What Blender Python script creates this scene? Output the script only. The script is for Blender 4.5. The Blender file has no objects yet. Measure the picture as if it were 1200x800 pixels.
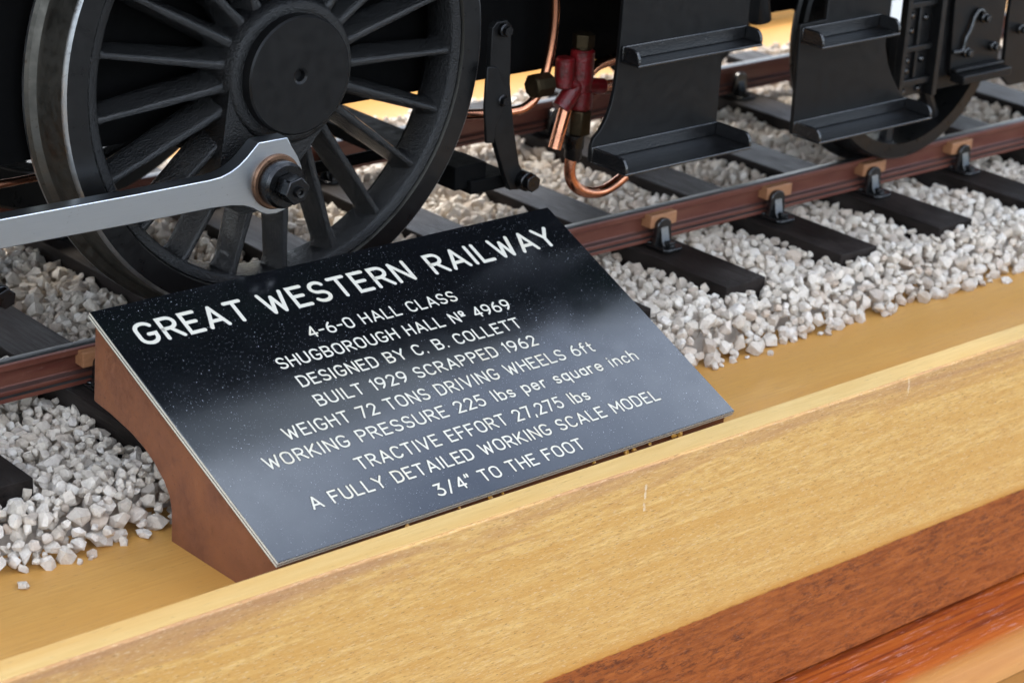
import bpy, bmesh, math, random
import numpy as np
from mathutils import Vector, Matrix, noise as mnoise
random.seed(4); rng = np.random.default_rng(4)
S = 0.001                      # all coordinates below are millimetres
R_ = math.radians
C = bpy.context.scene.collection
scene = bpy.context.scene

# ------------------------------------------------------------------ camera
cam = bpy.data.cameras.new("camera"); co = bpy.data.objects.new("camera", cam); C.objects.link(co)
scene.camera = co
Rr = [[0.756, -0.652, 0.053], [-0.207, -0.315, -0.926], [0.621, 0.689, -0.374]]
r0 = Vector(Rr[0]).normalized(); f0 = Vector(Rr[2]); f0 = (f0 - r0 * f0.dot(r0)).normalized(); d0 = f0.cross(r0)
M = Matrix((r0, -d0, -f0)).transposed().to_4x4()
M.translation = Vector((-287.933, -405.61, 192.504)) * S
co.matrix_world = M
cam.sensor_width = 36; cam.lens = 2646.94 / 1200 * 36
cam.clip_start = 0.01; cam.clip_end = 500
cam.dof.use_dof = True; cam.dof.focus_distance = 0.485; cam.dof.aperture_fstop = 36

# ------------------------------------------------------------------ light
SUN_EL, SUN_AZ = 54, 12        # azimuth measured from +Y towards +X
w = bpy.data.worlds.new("World"); scene.world = w; w.use_nodes = True
nt = w.node_tree; nt.nodes.clear()
out = nt.nodes.new('ShaderNodeOutputWorld'); bg = nt.nodes.new('ShaderNodeBackground')
sky = nt.nodes.new('ShaderNodeTexSky'); sky.sky_type = 'NISHITA'; sky.sun_disc = False
sky.sun_elevation = R_(SUN_EL); sky.sun_rotation = R_(SUN_AZ); sky.dust_density = 2.0
tc = nt.nodes.new('ShaderNodeTexCoord'); nz = nt.nodes.new('ShaderNodeTexNoise')
nz.inputs['Scale'].default_value = 4.6; nz.inputs['Detail'].default_value = 5; nz.inputs['Roughness'].default_value = .5
cr = nt.nodes.new('ShaderNodeValToRGB'); cr.color_ramp.elements[0].position = .46; cr.color_ramp.elements[1].position = .68
mx = nt.nodes.new('ShaderNodeMix'); mx.data_type = 'RGBA'
mp = nt.nodes.new('ShaderNodeMapping'); mp.inputs['Location'].default_value = (.37, .12, .05)
nt.links.new(tc.outputs['Generated'], mp.inputs['Vector']); nt.links.new(mp.outputs[0], nz.inputs['Vector']); nt.links.new(nz.outputs['Fac'], cr.inputs['Fac'])
nt.links.new(cr.outputs['Color'], mx.inputs[0])
nt.links.new(sky.outputs['Color'], mx.inputs[6]); mx.inputs[7].default_value = (20.5, 21.8, 23.6, 1)
nt.links.new(mx.outputs[2], bg.inputs['Color']); bg.inputs['Strength'].default_value = 0.15
nt.links.new(bg.outputs[0], out.inputs[0])
sl = bpy.data.lights.new("sun", 'SUN'); so = bpy.data.objects.new("sun", sl); C.objects.link(so)
sl.energy = 1.8; sl.angle = R_(14); sl.color = (1, .93, .82)
sd = Vector((math.sin(R_(SUN_AZ)) * math.cos(R_(SUN_EL)), math.cos(R_(SUN_AZ)) * math.cos(R_(SUN_EL)), math.sin(R_(SUN_EL))))
so.rotation_euler = sd.to_track_quat('Z', 'Y').to_euler(); so.location = sd * 3
vs = scene.view_settings; vs.view_transform = 'Standard'; vs.look = 'None'; vs.gamma = 1; vs.use_curve_mapping = False
vs.exposure = 1.12

# ------------------------------------------------------------------ material helpers
class NT:
    def __init__(s, name):
        s.m = bpy.data.materials.new(name); s.m.use_nodes = True; s.t = s.m.node_tree
        s.b = s.t.nodes['Principled BSDF']; s.tc = s.t.nodes.new('ShaderNodeTexCoord')
    def n(s, t, **k):
        o = s.t.nodes.new(t)
        for a, b in k.items(): setattr(o, a, b)
        return o
    def l(s, a, b): s.t.links.new(a, b)
    def mapped(s, sc=(1, 1, 1), rot=(0, 0, 0), loc=(0, 0, 0), world=False):
        m = s.n('ShaderNodeMapping'); m.inputs['Scale'].default_value = [v * 1000 for v in sc]
        m.inputs['Rotation'].default_value = rot; m.inputs['Location'].default_value = loc
        if world:
            g = s.n('ShaderNodeNewGeometry'); s.l(g.outputs['Position'], m.inputs['Vector'])
        else: s.l(s.tc.outputs['Object'], m.inputs['Vector'])
        return m.outputs[0]
    def noise(s, vec, scale=1, detail=4, rough=.5, dist=0):
        n = s.n('ShaderNodeTexNoise'); s.l(vec, n.inputs['Vector'])
        n.inputs['Scale'].default_value = scale; n.inputs['Detail'].default_value = detail
        n.inputs['Roughness'].default_value = rough; n.inputs['Distortion'].default_value = dist
        return n.outputs['Fac']
    def vor(s, vec, scale=1, feat='F1'):
        n = s.n('ShaderNodeTexVoronoi', feature=feat); s.l(vec, n.inputs['Vector']); n.inputs['Scale'].default_value = scale
        return n.outputs['Distance']
    def ramp(s, fac, stops, interp='LINEAR'):
        r = s.n('ShaderNodeValToRGB'); s.l(fac, r.inputs['Fac']); e = r.color_ramp.elements; r.color_ramp.interpolation = interp
        while len(e) < len(stops): e.new(.5)
        for i, (p, c) in enumerate(stops):
            e[i].position = p; e[i].color = (c, c, c, 1) if isinstance(c, (int, float)) else (*c, 1)
        return r.outputs['Color']
    def mix(s, fac, a, b, mode='MIX'):
        m = s.n('ShaderNodeMix', data_type='RGBA', blend_type=mode)
        for v, i in ((fac, 0), (a, 6), (b, 7)):
            if isinstance(v, (int, float)): m.inputs[i].default_value = v
            elif isinstance(v, tuple): m.inputs[i].default_value = (*v, 1)
            else: s.l(v, m.inputs[i])
        return m.outputs[2]
    def math(s, op, a, b=0, c=None):
        m = s.n('ShaderNodeMath', operation=op)
        for i, v in enumerate((a, b) if c is None else (a, b, c)):
            if isinstance(v, (int, float)): m.inputs[i].default_value = v
            else: s.l(v, m.inputs[i])
        return m.outputs[0]
    def bump(s, h, dist=.05, strength=1, prev=None):
        b = s.n('ShaderNodeBump'); s.l(h, b.inputs['Height']); b.inputs['Distance'].default_value = dist * S
        b.inputs['Strength'].default_value = strength
        if prev: s.l(prev, b.inputs['Normal'])
        return b.outputs[0]
    def set(s, **k):
        for a, v in k.items():
            i = s.b.inputs[a.replace('_', ' ')]
            if isinstance(v, (int, float)): i.default_value = v
            elif isinstance(v, tuple): i.default_value = (*v, 1) if len(v) == 3 else v
            else: s.l(v, i)
        return s.m

def black_paint(name, col=.011, rough=.32, grain=0, dust=.5, spec=.4):
    t = NT(name); v = t.mapped(world=True)
    n1 = t.noise(v, .35, 5, .6); n2 = t.noise(v, 3.2, 3, .6)
    c = t.ramp(n1, [(.3, (col, col, col * 1.05)), (.75, (col * 1.4, col * 1.37, col * 1.37))])
    d = t.ramp(t.noise(v, 2.4, 2, .7), [(.69, 0.0), (.76, dust)])
    c = t.mix(d, c, (.05, .05, .052))
    h = t.bump(n2, .05 + grain * .25, .35 + grain * .6)
    if grain: h = t.bump(t.noise(v, 1.9, 3, .6), .45, grain, h)
    return t.set(Base_Color=c, Roughness=t.ramp(n1, [(.3, rough * .85), (.7, min(1, rough * 1.25))]), Normal=h, Specular_IOR_Level=spec)

def metal(name, col, rough, brushed=None, tarn=.5, dirt=(.05, .03, .02), dirtpos=.62):
    t = NT(name); v = t.mapped(world=True)
    n = t.noise(v, .3, 6, .62)
    c = t.mix(t.ramp(n, [(.35, 0), (.7, tarn)]), col, tuple(x * .45 for x in col))
    c = t.mix(t.ramp(t.noise(v, .8, 4, .6), [(dirtpos, 0.), (dirtpos + .1, .7)]), c, dirt)
    h = t.bump(t.noise(t.mapped(brushed or (1, 1, 1), world=True), 4, 3, .6), .02, .5)
    return t.set(Base_Color=c, Metallic=1., Roughness=t.ramp(n, [(.3, rough * .8), (.7, rough * 1.5)]), Normal=h)

MT = {}
MT['black'] = black_paint('black_paint', .0045, .34)
MT['plate'] = black_paint('satin_black_paint', .0045, .36, dust=.2, spec=.25)
MT['gloss'] = black_paint('gloss_black_paint', .0035, .22, dust=.5, spec=.9)
MT['cast'] = black_paint('black_painted_casting', .0022, .2, grain=.8, dust=.3, spec=.45)
MT['frame'] = black_paint('frame_black', .0018, .7, dust=.05, spec=.08)
MT['spoke'] = black_paint('glossy_rough_cast_spoke', .0012, .13, grain=1.25, dust=.2, spec=.75)
MT['spoke'].node_tree.nodes['Principled BSDF'].inputs['Coat Weight'].default_value = .2
MT['spoke'].node_tree.nodes['Principled BSDF'].inputs['Coat Roughness'].default_value = .08
t = NT('chequered_tread'); v = t.mapped(rot=(0, 0, .78), world=True)
MT['tread'] = t.set(Base_Color=t.mix(t.ramp(t.noise(t.mapped(world=True), 1.1, 4, .7), [(.62, 0.), (.7, .5)]), (.004, .004, .0045), (.07, .075, .08)), Roughness=.25, Specular_IOR_Level=.95, Normal=t.bump(t.vor(t.mapped(rot=(0, 0, .78), world=True), 2.0), .12, .5, t.bump(t.noise(t.mapped(world=True), .4, 4, .6), .15, .4)))
MT['tyre'] = metal('oiled_dark_steel', (.13, .125, .11), .45, tarn=.4)
MT['tyreface'] = black_paint('tyre_black', .004, .3, dust=.3)
MT['edge'] = metal('worn_bright_edge', (.42, .43, .43), .4, tarn=.4)
t = NT('brushed_rod_steel'); v = t.mapped((.04, 2.5, 2.5), world=True); n = t.noise(v, 3, 4, .6)
c = t.mix(t.ramp(t.noise(t.mapped(world=True), .9, 4, .7), [(.66, 0.), (.73, .45)]), t.mix(n, (.50, .53, .56), (.62, .655, .69)), (.2, .19, .18))
MT['steel'] = t.set(Base_Color=c, Metallic=1., Roughness=.3, Normal=t.bump(n, .02, .4))
MT['copper'] = metal('copper_pipe', (.78, .34, .20), .2, tarn=.6, dirt=(.12, .05, .03))
MT['brass'] = metal('dull_brass', (.06, .045, .026), .45, tarn=.6)
MT['bronze'] = metal('bronze_bush', (.24, .14, .09), .45, tarn=.6)
MT['bolt'] = metal('oiled_black_steel', (.05, .05, .052), .25, tarn=.4)
t = NT('red_valve_paint'); v = t.mapped(world=True)
MT['red'] = t.set(Base_Color=t.mix(t.ramp(t.noise(v, .5, 5, .6), [(.42, 0.), (.7, .8)]), (.12, .004, .006), (.03, .012, .008)), Roughness=.3,
                  Normal=t.bump(t.noise(v, 1.1, 4, .6), .35, .7))
t = NT('rail_brown_paint'); v = t.mapped((.25, 1, 1), world=True)
g = t.n('ShaderNodeNewGeometry'); sep = t.n('ShaderNodeSeparateXYZ'); t.l(g.outputs['Normal'], sep.inputs[0])
top = t.ramp(sep.outputs[2], [(.8, 0.), (.93, 1.)])
c = t.mix(t.ramp(t.noise(v, .35, 6, .6), [(.3, 0.), (.75, 1.)]), (.095, .027, .019), (.15, .055, .035))
c = t.mix(t.ramp(t.noise(v, 1.5, 4, .7), [(.6, 0.), (.72, .5)]), c, (.20, .11, .085))
c = t.mix(top, c, t.mix(t.noise(v, .4, 5, .6), (.012, .012, .012), (.05, .05, .049)))
MT['rail'] = t.set(Specular_IOR_Level=.35, Base_Color=c, Roughness=.36, Normal=t.bump(t.noise(v, 1.2, 4, .6), .12, .5))
t = NT('stained_sleeper_wood'); oi = t.n('ShaderNodeObjectInfo')
va = t.n('ShaderNodeVectorMath', operation='ADD'); t.l(t.mapped((1, .07, 1), world=True), va.inputs[0]); t.l(oi.outputs['Random'], va.inputs[1])
v = va.outputs[0]; n = t.noise(v, 1.3, 6, .65)
c = t.mix(t.ramp(n, [(.35, 0.), (.72, 1.)]), (.006, .005, .0045), (.024, .018, .015))
c = t.mix(t.ramp(t.noise(t.mapped((.3, .12, .3), world=True), .35, 3, .5), [(.42, 0.), (.68, .75)]), c, (.034, .027, .024))
MT['sleeper'] = t.set(Specular_IOR_Level=.1, Base_Color=c, Roughness=t.ramp(n, [(.3, .34), (.7, .62)]), Normal=t.bump(n, .3, .6))
t = NT('orange_key_wood'); v = t.mapped((.35, 1, 1), world=True)
oi = t.n('ShaderNodeObjectInfo'); kc = t.mix(t.noise(v, 1.6, 4, .6), (.22, .08, .032), (.46, .22, .10))
MT['key'] = t.set(Base_Color=t.mix(t.math('MULTIPLY', oi.outputs['Random'], .6), kc, (.30, .15, .075)), Roughness=.5, Normal=t.bump(t.noise(v, 3, 3), .1, .5))

def stone_mat(name):
    t = NT(name); g = t.n('ShaderNodeNewGeometry'); oi = t.n('ShaderNodeObjectInfo'); v = t.mapped(world=True)
    rnd = t.math('FRACT', t.math('ADD', g.outputs['Random Per Island'], oi.outputs['Random']))
    c = t.ramp(rnd, [(0., (.67, .595, .49)), (.3, (.80, .725, .62)), (.55, (.62, .53, .425)), (.80, (.84, .785, .70)), (.93, (.60, .48, .37)), (1., (.46, .41, .35))])
    c = t.mix(t.ramp(t.noise(v, .55, 5, .65), [(.4, 0.), (.75, .55)]), c, (.46, .37, .29))
    c = t.mix(t.ramp(t.noise(v, 1.6, 4, .7), [(.58, 0.), (.72, .45)]), c, (.33, .30, .27))
    h = t.bump(t.noise(v, 2.6, 5, .7), .3, .9); h = t.bump(t.noise(v, .9, 4, .65), .7, .7, h)
    return t.set(Base_Color=c, Roughness=.72, Normal=h, Specular_IOR_Level=.35)
MT['stone'] = stone_mat('pale_limestone')
t = NT('fine_grit'); MT['grit'] = t.set(Base_Color=(.52, .46, .39), Roughness=.9)

def wood(name, c1, c2, c3, sx=.03, fs=.9, rough=.38, pore=.0, coat=.3, bumpd=.08):
    t = NT(name); v = t.mapped((sx, 1, 1)); v2 = t.mapped((sx * .6, .35, .35))
    a = t.noise(v, fs, 7, .65, .3); b = t.noise(v2, .22, 4, .5, .6)
    c = t.mix(t.ramp(a, [(.3, 0.), (.7, 1.)]), c1, c2); c = t.mix(t.ramp(b, [(.35, 0.), (.7, .8)]), c, c3)
    p = t.noise(t.mapped((sx * 4, 1.6, 1.6)), 1.5, 3, .6)
    pm = t.ramp(p, [(.62, 0.), (.7, pore)])
    c = t.mix(pm, c, tuple(x * .4 for x in c1))
    h = t.bump(a, bumpd, .4); h = t.bump(t.math('MULTIPLY', pm, -1.), .15, .6, h)
    return t.set(Specular_IOR_Level=.3, Base_Color=c, Roughness=t.ramp(a, [(.3, rough * .85), (.7, rough * 1.3)]), Normal=h, Coat_Weight=coat, Coat_Roughness=.25)
MT['baseboard'] = wood('varnished_golden_wood', (.46, .225, .052), (.63, .355, .10), (.53, .26, .058), sx=.05, fs=1.6, pore=.4, coat=.12)
MT['lip'] = wood('pale_yellow_wood', (.56, .36, .125), (.68, .48, .205), (.60, .34, .10), sx=.05, fs=1.6, pore=.3, coat=.05)
t = NT('orange_red_varnished_wood'); v = t.mapped((.03, 1, 1), world=True); sep = t.n('ShaderNodeSeparateXYZ'); t.l(t.mapped(world=True), sep.inputs[0])
a = t.noise(v, .42, 7, .65, .6); b = t.noise(t.mapped((.02, .5, .5), loc=(4, 2, 1), world=True), .6, 5, .6, 1.)
c = t.mix(t.ramp(a, [(.3, 0.), (.7, 1.)]), (.26, .040, .007), (.50, .125, .018))
c = t.mix(t.ramp(b, [(.52, 0.), (.60, .8), (.66, 0.)]), c, (.14, .022, .006))
fl = t.ramp(t.noise(t.mapped((.12, 1.2, 1.2), loc=(1, 5, 2), world=True), 1.3, 4, .65), [(.58, 0.), (.66, .55)])
c = t.mix(fl, c, (.55, .28, .24))  # pinkish streaks: varnish highlights put into the colour
yy = t.math('MULTIPLY_ADD', sep.outputs[1], -.1, t.math('MULTIPLY_ADD', b, .5, -12.0))
c = t.mix(t.ramp(yy, [(.0, 0.), (.35, 1.)]), c, t.mix(a, (.36, .125, .022), (.54, .25, .065)))
MT['ledge'] = t.set(Base_Color=c, Roughness=t.ramp(b, [(.3, .3), (.7, .5)]), Specular_IOR_Level=.25, Normal=t.bump(a, .2, .5, t.bump(fl, .1, .5)))
MT['stand'] = wood('reddish_brown_stand_wood', (.115, .042, .022), (.20, .080, .042), (.235, .088, .036), sx=.6, fs=.7, rough=.55, pore=.7, coat=0, bumpd=.05)
MT['cabinet'] = wood('brown_cabinet_wood', (.26, .14, .07), (.34, .2, .1), (.3, .16, .08), pore=.3)
# fascia board: pale sapwood above, red-brown heartwood below, a wavy natural border
t = NT('two_tone_fascia_wood'); sep = t.n('ShaderNodeSeparateXYZ'); t.l(t.mapped(world=True), sep.inputs[0])
z = sep.outputs[2]
wob = t.noise(t.mapped((.012, .1, .1), world=True), 1.0, 3, .5)
xx = sep.outputs[0]
zz = t.math('ADD', z, t.math('MULTIPLY', t.math('SUBTRACT', wob, .5), 2.4))
zz = t.math('ADD', zz, t.math('MULTIPLY', t.math('SUBTRACT', t.noise(t.mapped((.3, 1.6, 1.6), world=True), 1.6, 4, .6), .5), 1.0))
zz = t.math('MULTIPLY_ADD', zz, -.1, -4.91)
dark = t.ramp(zz, [(.42, 0.), (.46, 1.)])
rim = t.ramp(zz, [(.2, 0.), (.4, .6), (.44, .8), (.47, 0.)])
a = t.noise(t.mapped((.14, 1, 1), rot=(0, .07, 0), world=True), 1.5, 9, .75, .3)
b = t.noise(t.mapped((.018, .3, .3), rot=(0, .05, 0), world=True), .5, 5, .6, 2.2)
ye = t.mix(t.ramp(a, [(.34, 0.), (.66, 1.)]), (.53, .27, .078), (.79, .50, .175))
ye = t.mix(t.ramp(b, [(.40, 0.), (.62, .75)]), ye, (.60, .31, .08))
pink = t.ramp(t.math('ADD', t.math('MULTIPLY_ADD', z, .06, 1.35), t.math('MULTIPLY', t.math('SUBTRACT', b, .5), 1.6)), [(.35, 0.), (.85, .75)])
ye = t.mix(pink, ye, t.mix(a, (.34, .16, .08), (.52, .29, .16)))
st = t.ramp(t.noise(t.mapped((.24, 1.5, 1.5), rot=(0, .16, 0), world=True), 2.6, 4, .65), [(.57, 0.), (.63, .5)])
ye = t.mix(st, ye, (.72, .52, .30))
ye = t.mix(t.ramp(t.noise(t.mapped((.26, 1.7, 1.7), rot=(0, .16, 0), loc=(7, 3, 1), world=True), 2.0, 3, .65), [(.61, 0.), (.66, .75)]), ye, (.24, .12, .045))
ye = t.mix(rim, ye, (.52, .22, .035))
p = t.noise(t.mapped((.36, 1.1, 1.1), rot=(0, .32, 0), loc=(3, 1, 9), world=True), 1.15, 5, .72)
patch = t.ramp(t.noise(t.mapped((.05, .12, .12), world=True), 1.0, 4, .6), [(.35, .25), (.65, 1.)])
re = t.mix(t.ramp(t.noise(t.mapped((.08, .6, .6), world=True), 1.0, 7, .65, .5), [(.32, 0.), (.7, 1.)]), (.22, .055, .013), (.43, .125, .028))
re = t.mix(t.math('MULTIPLY', patch, t.ramp(p, [(.49, 0.), (.60, .75)])), re, (.07, .022, .012))
re = t.mix(t.ramp(t.noise(t.mapped((.3, 1.3, 1.3), rot=(0, .3, 0), loc=(13, 11, 2), world=True), 2.6, 4, .6), [(.60, 0.), (.68, .45)]), re, (.33, .17, .12))
def mark(x0, za, zb, slope, wd, amt, base_):
    d = t.math('ABSOLUTE', t.math('SUBTRACT', t.math('ADD', xx, t.math('MULTIPLY_ADD', z, slope, t.math('MULTIPLY', t.noise(t.mapped(world=True), .6, 3), .9))), x0 + .45))
    f = t.math('MULTIPLY', t.math('LESS_THAN', d, wd), t.math('MULTIPLY', t.math('LESS_THAN', z, za), t.math('GREATER_THAN', z, zb)))
    return t.mix(t.math('MULTIPLY', f, t.ramp(t.noise(t.mapped(world=True), .8, 3), [(.4, 0.), (.55, amt)])), base_, (.80, .66, .46))
ye = mark(26.5, -14.4, -20.8, .0, .3, .6, ye)
ye = mark(112.6, -10.2, -14.6, .0, .3, .5, ye)
MT['fascia'] = t.set(Base_Color=t.mix(dark, ye, re), Roughness=t.ramp(a, [(.3, .45), (.7, .62)]), Specular_IOR_Level=.22,
                     Normal=t.bump(p, .12, .6, t.bump(a, .1, .6)))
# plaque materials
t = NT('glossy_black_laminate'); v = t.mapped()
big = t.ramp(t.noise(v, .045, 3, .6), [(.38, .15), (.60, 1.)])
sp = t.ramp(t.vor(v, .95), [(.07, 1.), (.11, 0.)]); fine = t.ramp(t.vor(t.mapped(loc=(5, 3, 0)), 1.9), [(.085, 1.), (.13, 0.)])
spm = t.ramp(t.noise(t.mapped(loc=(9, 3, 0)), .8, 2, .6), [(.46, 0.), (.56, 1.)])
hair = t.ramp(t.noise(t.mapped((.3, 3.0, 1), rot=(0, 0, .5)), 1.0, 2, .5), [(.76, 0.), (.79, .5)])
dustf = t.math('MULTIPLY', t.math('MAXIMUM', t.math('MULTIPLY', sp, spm), t.math('MAXIMUM', t.math('MULTIPLY', fine, .55), hair)), big)
t.set(Base_Color=t.mix(dustf, (.004, .0045, .0055), (.42, .44, .48)), Roughness=t.mix(dustf, t.ramp(t.noise(v, .12, 4, .6), [(.3, .10), (.7, .17)]), (.7, .7, .7)),
      Specular_IOR_Level=.8, Coat_Weight=.35, Coat_Roughness=.1, Specular_Tint=(.80, .89, 1.), Normal=t.bump(t.noise(v, .03, 2, .5), .3, .25))
MT['laminate'] = t.m
t = NT('white_engraving'); v = t.mapped()
MT['white'] = t.set(Base_Color=t.mix(t.ramp(t.noise(v, .1, 4, .6), [(.5, 0.), (.75, .4)]), (.62, .585, .49), (.56, .46, .29)), Roughness=.55)
t = NT('groove_shadow_edge'); MT['shadow_edge_and_glue'] = t.set(Base_Color=(.006, .006, .007), Roughness=.6)
t = NT('amber_glue'); MT['glue'] = t.set(Base_Color=(.50, .25, .04), Roughness=.35)
t = NT('ground_paving'); v = t.mapped((.01, .01, .01), world=True)
MT['ground'] = t.set(Base_Color=t.mix(t.noise(v, .8, 6, .6), (.04, .04, .038), (.075, .073, .07)), Roughness=.9)
t = NT('sunlit_gap_white'); MT['patch'] = t.set(Base_Color=(.8, .8, .78), Roughness=.6)  # white standing in for bright sunlit background, used on the tender step plate
t = NT('green_body_paint'); MT['green'] = t.set(Base_Color=(.012, .035, .018), Roughness=.25)

# ------------------------------------------------------------------ mesh helpers
class MB:
    def __init__(s): s.v = []; s.f = []
    def add(s, v, f):
        o = len(s.v); s.v += [tuple(p) for p in v]; s.f += [tuple(i + o for i in q) for q in f]; return s
    def box(s, x0, x1, y0, y1, z0, z1):
        v = [(x, y, z) for z in (z0, z1) for y in (y0, y1) for x in (x0, x1)]
        return s.add(v, [(0, 2, 3, 1), (4, 5, 7, 6), (0, 1, 5, 4), (2, 6, 7, 3), (0, 4, 6, 2), (1, 3, 7, 5)])
    def prism(s, pts, a, b, axis='y'):
        """extrude polygon; axis y: pts=(x,z); axis x: pts=(y,z)"""
        n = len(pts)
        mk = {'y': lambda p, t: (p[0], t, p[1]), 'x': lambda p, t: (t, p[0], p[1]), 'z': lambda p, t: (p[0], p[1], t)}[axis]
        v = [mk(p, a) for p in pts] + [mk(p, b) for p in pts]
        f = [tuple(range(n)), tuple(range(2 * n - 1, n - 1, -1))] + [(i, i + n, (i + 1) % n + n, (i + 1) % n) for i in range(n)]
        return s.add(v, f)
    def lathe(s, prof, c, axis='y', n=48, closed=False):
        """prof: list of (r, t) along axis"""
        v = []; f = []; k = len(prof)
        for j in range(n):
            a = 2 * math.pi * j / n; ca, sa = math.cos(a), math.sin(a)
            for r, t in prof:
                v.append({'y': (c[0] + r * ca, c[1] + t, c[2] + r * sa), 'z': (c[0] + r * ca, c[1] + r * sa, c[2] + t), 'x': (c[0] + t, c[1] + r * ca, c[2] + r * sa)}[axis])
        m = k if closed else k - 1
        for j in range(n):
            for i in range(m):
                f.append((j * k + i, j * k + (i + 1) % k, ((j + 1) % n) * k + (i + 1) % k, ((j + 1) % n) * k + i))
        return s.add(v, f)
    def cyl(s, c, r, t0, t1, axis='y', n=24, ch=.25):
        ch = min(ch, r * .4)
        return s.lathe([(.001, t0), (r - ch, t0), (r, t0 + ch), (r, t1 - ch), (r - ch, t1), (.001, t1)] if t1 > t0 else
                       [(.001, t0), (r - ch, t0), (r, t0 - ch), (r, t1 + ch), (r - ch, t1), (.001, t1)], c, axis, n)
    def tube(s, path, r, n=14, hollow=False, sub=6):
        P = [Vector(p) for p in path]; pts = []
        if len(P) > 2 and sub:
            E = [P[0] * 2 - P[1]] + P + [P[-1] * 2 - P[-2]]
            for i in range(1, len(E) - 2):
                for q in range(sub):
                    u = q / sub; a, b, c_, d = E[i - 1], E[i], E[i + 1], E[i + 2]
                    pts.append(.5 * ((2 * b) + (c_ - a) * u + (2 * a - 5 * b + 4 * c_ - d) * u * u + (3 * b - a - 3 * c_ + d) * u ** 3))
            pts.append(P[-1])
        else: pts = P
        k = len(pts); up = None; rings = []
        for i, p in enumerate(pts):
            t_ = (pts[min(i + 1, k - 1)] - pts[max(i - 1, 0)]).normalized()
            if up is None: up = t_.orthogonal().normalized()
            up = (up - t_ * up.dot(t_)).normalized(); sd_ = t_.cross(up)
            rings.append([p + (up * math.cos(2 * math.pi * j / n) + sd_ * math.sin(2 * math.pi * j / n)) * r for j in range(n)])
        if hollow:   # thin wall ends: inner ring then a bore going inwards
            def inner(ring, p, q):
                return [p + (x - p) * .72 + q for x in ring]
            d0_ = (pts[1] - pts[0]).normalized() * 3 * r * .5; d1_ = (pts[-2] - pts[-1]).normalized() * 3 * r * .5
            rings = [inner(rings[0], pts[0], d0_), inner(rings[0], pts[0], Vector())] + rings + [inner(rings[-1], pts[-1], Vector()), inner(rings[-1], pts[-1], d1_)]
        v = [x for q in rings for x in q]; f = []
        for i in range(len(rings) - 1):
            for j in range(n): f.append((i * n + j, i * n + (j + 1) % n, (i + 1) * n + (j + 1) % n, (i + 1) * n + j))
        f.append(tuple(range(n - 1, -1, -1))); f.append(tuple((len(rings) - 1) * n + j for j in range(n)))
        return s.add(v, f)
    def mesh(s, name, org=(0, 0, 0), smooth=True, ang=35, fix=True):
        me = bpy.data.meshes.new(name)
        o = Vector(org)
        me.from_pydata([((Vector(p) - o) * S)[:] for p in s.v], [], s.f)
        if fix:
            bm = bmesh.new(); bm.from_mesh(me); bmesh.ops.recalc_face_normals(bm, faces=bm.faces); bm.to_mesh(me); bm.free()
        if smooth: me.shade_smooth(); me.set_sharp_from_angle(angle=R_(ang))
        return me

WO = {}
def put(name, me, mat, parent=None, org=(0, 0, 0), bevel=0, rot=None, seg=2):
    o = bpy.data.objects.new(name, me); C.objects.link(o)
    if mat and not me.materials: me.materials.append(MT[mat])
    po = WO.get(parent.name, Vector((0, 0, 0))) if parent else Vector((0, 0, 0))
    o.parent = parent; o.location = (Vector(org) - po) * S; WO[o.name] = Vector(org)
    if rot: o.rotation_euler = rot
    if bevel:
        b = o.modifiers.new("bevel", 'BEVEL'); b.width = bevel * S; b.segments = seg; b.limit_method = 'ANGLE'; b.angle_limit = R_(40); b.harden_normals = False
    return o
def part(name, mb, mat, parent, org=None, bevel=0, smooth=True, ang=35, seg=2):
    org = org or tuple(WO[parent.name]) if parent else (org or (0, 0, 0))
    return put(name, mb.mesh(name, org, smooth, ang), mat, parent, org, bevel, seg=seg)
def thing(name, label, cat, org=(0, 0, 0), group=None):
    o = bpy.data.objects.new(name, None); C.objects.link(o); o.empty_display_size = .01
    o.location = Vector(org) * S; WO[o.name] = Vector(org); o['label'] = label; o['category'] = cat
    if group: o['group'] = group
    return o
def copy_to(o, parent, org, rot=None):
    c = o.copy(); C.objects.link(c); c.parent = parent; po = WO[parent.name] if parent else Vector()
    c.location = (Vector(org) - po) * S; WO[c.name] = Vector(org)
    if rot is not None: c.rotation_euler = rot
    return c

BZ = -21.4   # top of the baseboard
# ------------------------------------------------------------------ ground
g = MB().add([(-4e4, -4e4, -900), (4e4, -4e4, -900), (4e4, 4e4, -900), (-4e4, 4e4, -900)], [(0, 1, 2, 3)])
o = part('ground', g, 'ground', None); o['kind'] = 'structure'

# ------------------------------------------------------------------ display base
base = thing('display_base', 'long golden wooden display base with a raised lip and two-tone front, under the track', 'display base', (0, 0, -900))
X0, X1 = -620, 780
part('baseboard', MB().box(X0, X1, -95.1, 191.2, BZ - 12, BZ), 'baseboard', base, (0, 0, BZ))
fb = MB(); q = []
for x in range(X0, X1 + 1, 10): q.append(x)
fb.box(X0, X1, -101.75, -95.1, -80.1, -10.0)
part('fascia_board', fb, 'fascia', base, (0, -98, -10), bevel=.45)
part('sky_lit_lip_top', MB().box(X0, X1, -101.3, -95.3, -10.02, -9.78), 'lip', base, (0, -98, -10), bevel=.2)  # thin skin over the fascia top, sky light put into its paler colour
part('rear_board', MB().box(X0, X1, 191.2, 197.8, -80.1, -10), 'lip', base, (0, 194, -10), bevel=.4)
led = [(-60, -93), (-60, -81.0), (-117, -80.9)]
for k in range(1, 9):
    a = k / 8 * math.pi * .42; led.append((-117 - 11.5 * math.sin(a), -80.9 - 11.5 * (1 - math.cos(a)) * .55))
led += [(-127.6, -86), (-127.6, -93)]
part('ledge_moulding', MB().prism(led, X0, X1, 'x'), 'ledge', base, (0, -110, -81), bevel=.3)
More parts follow.
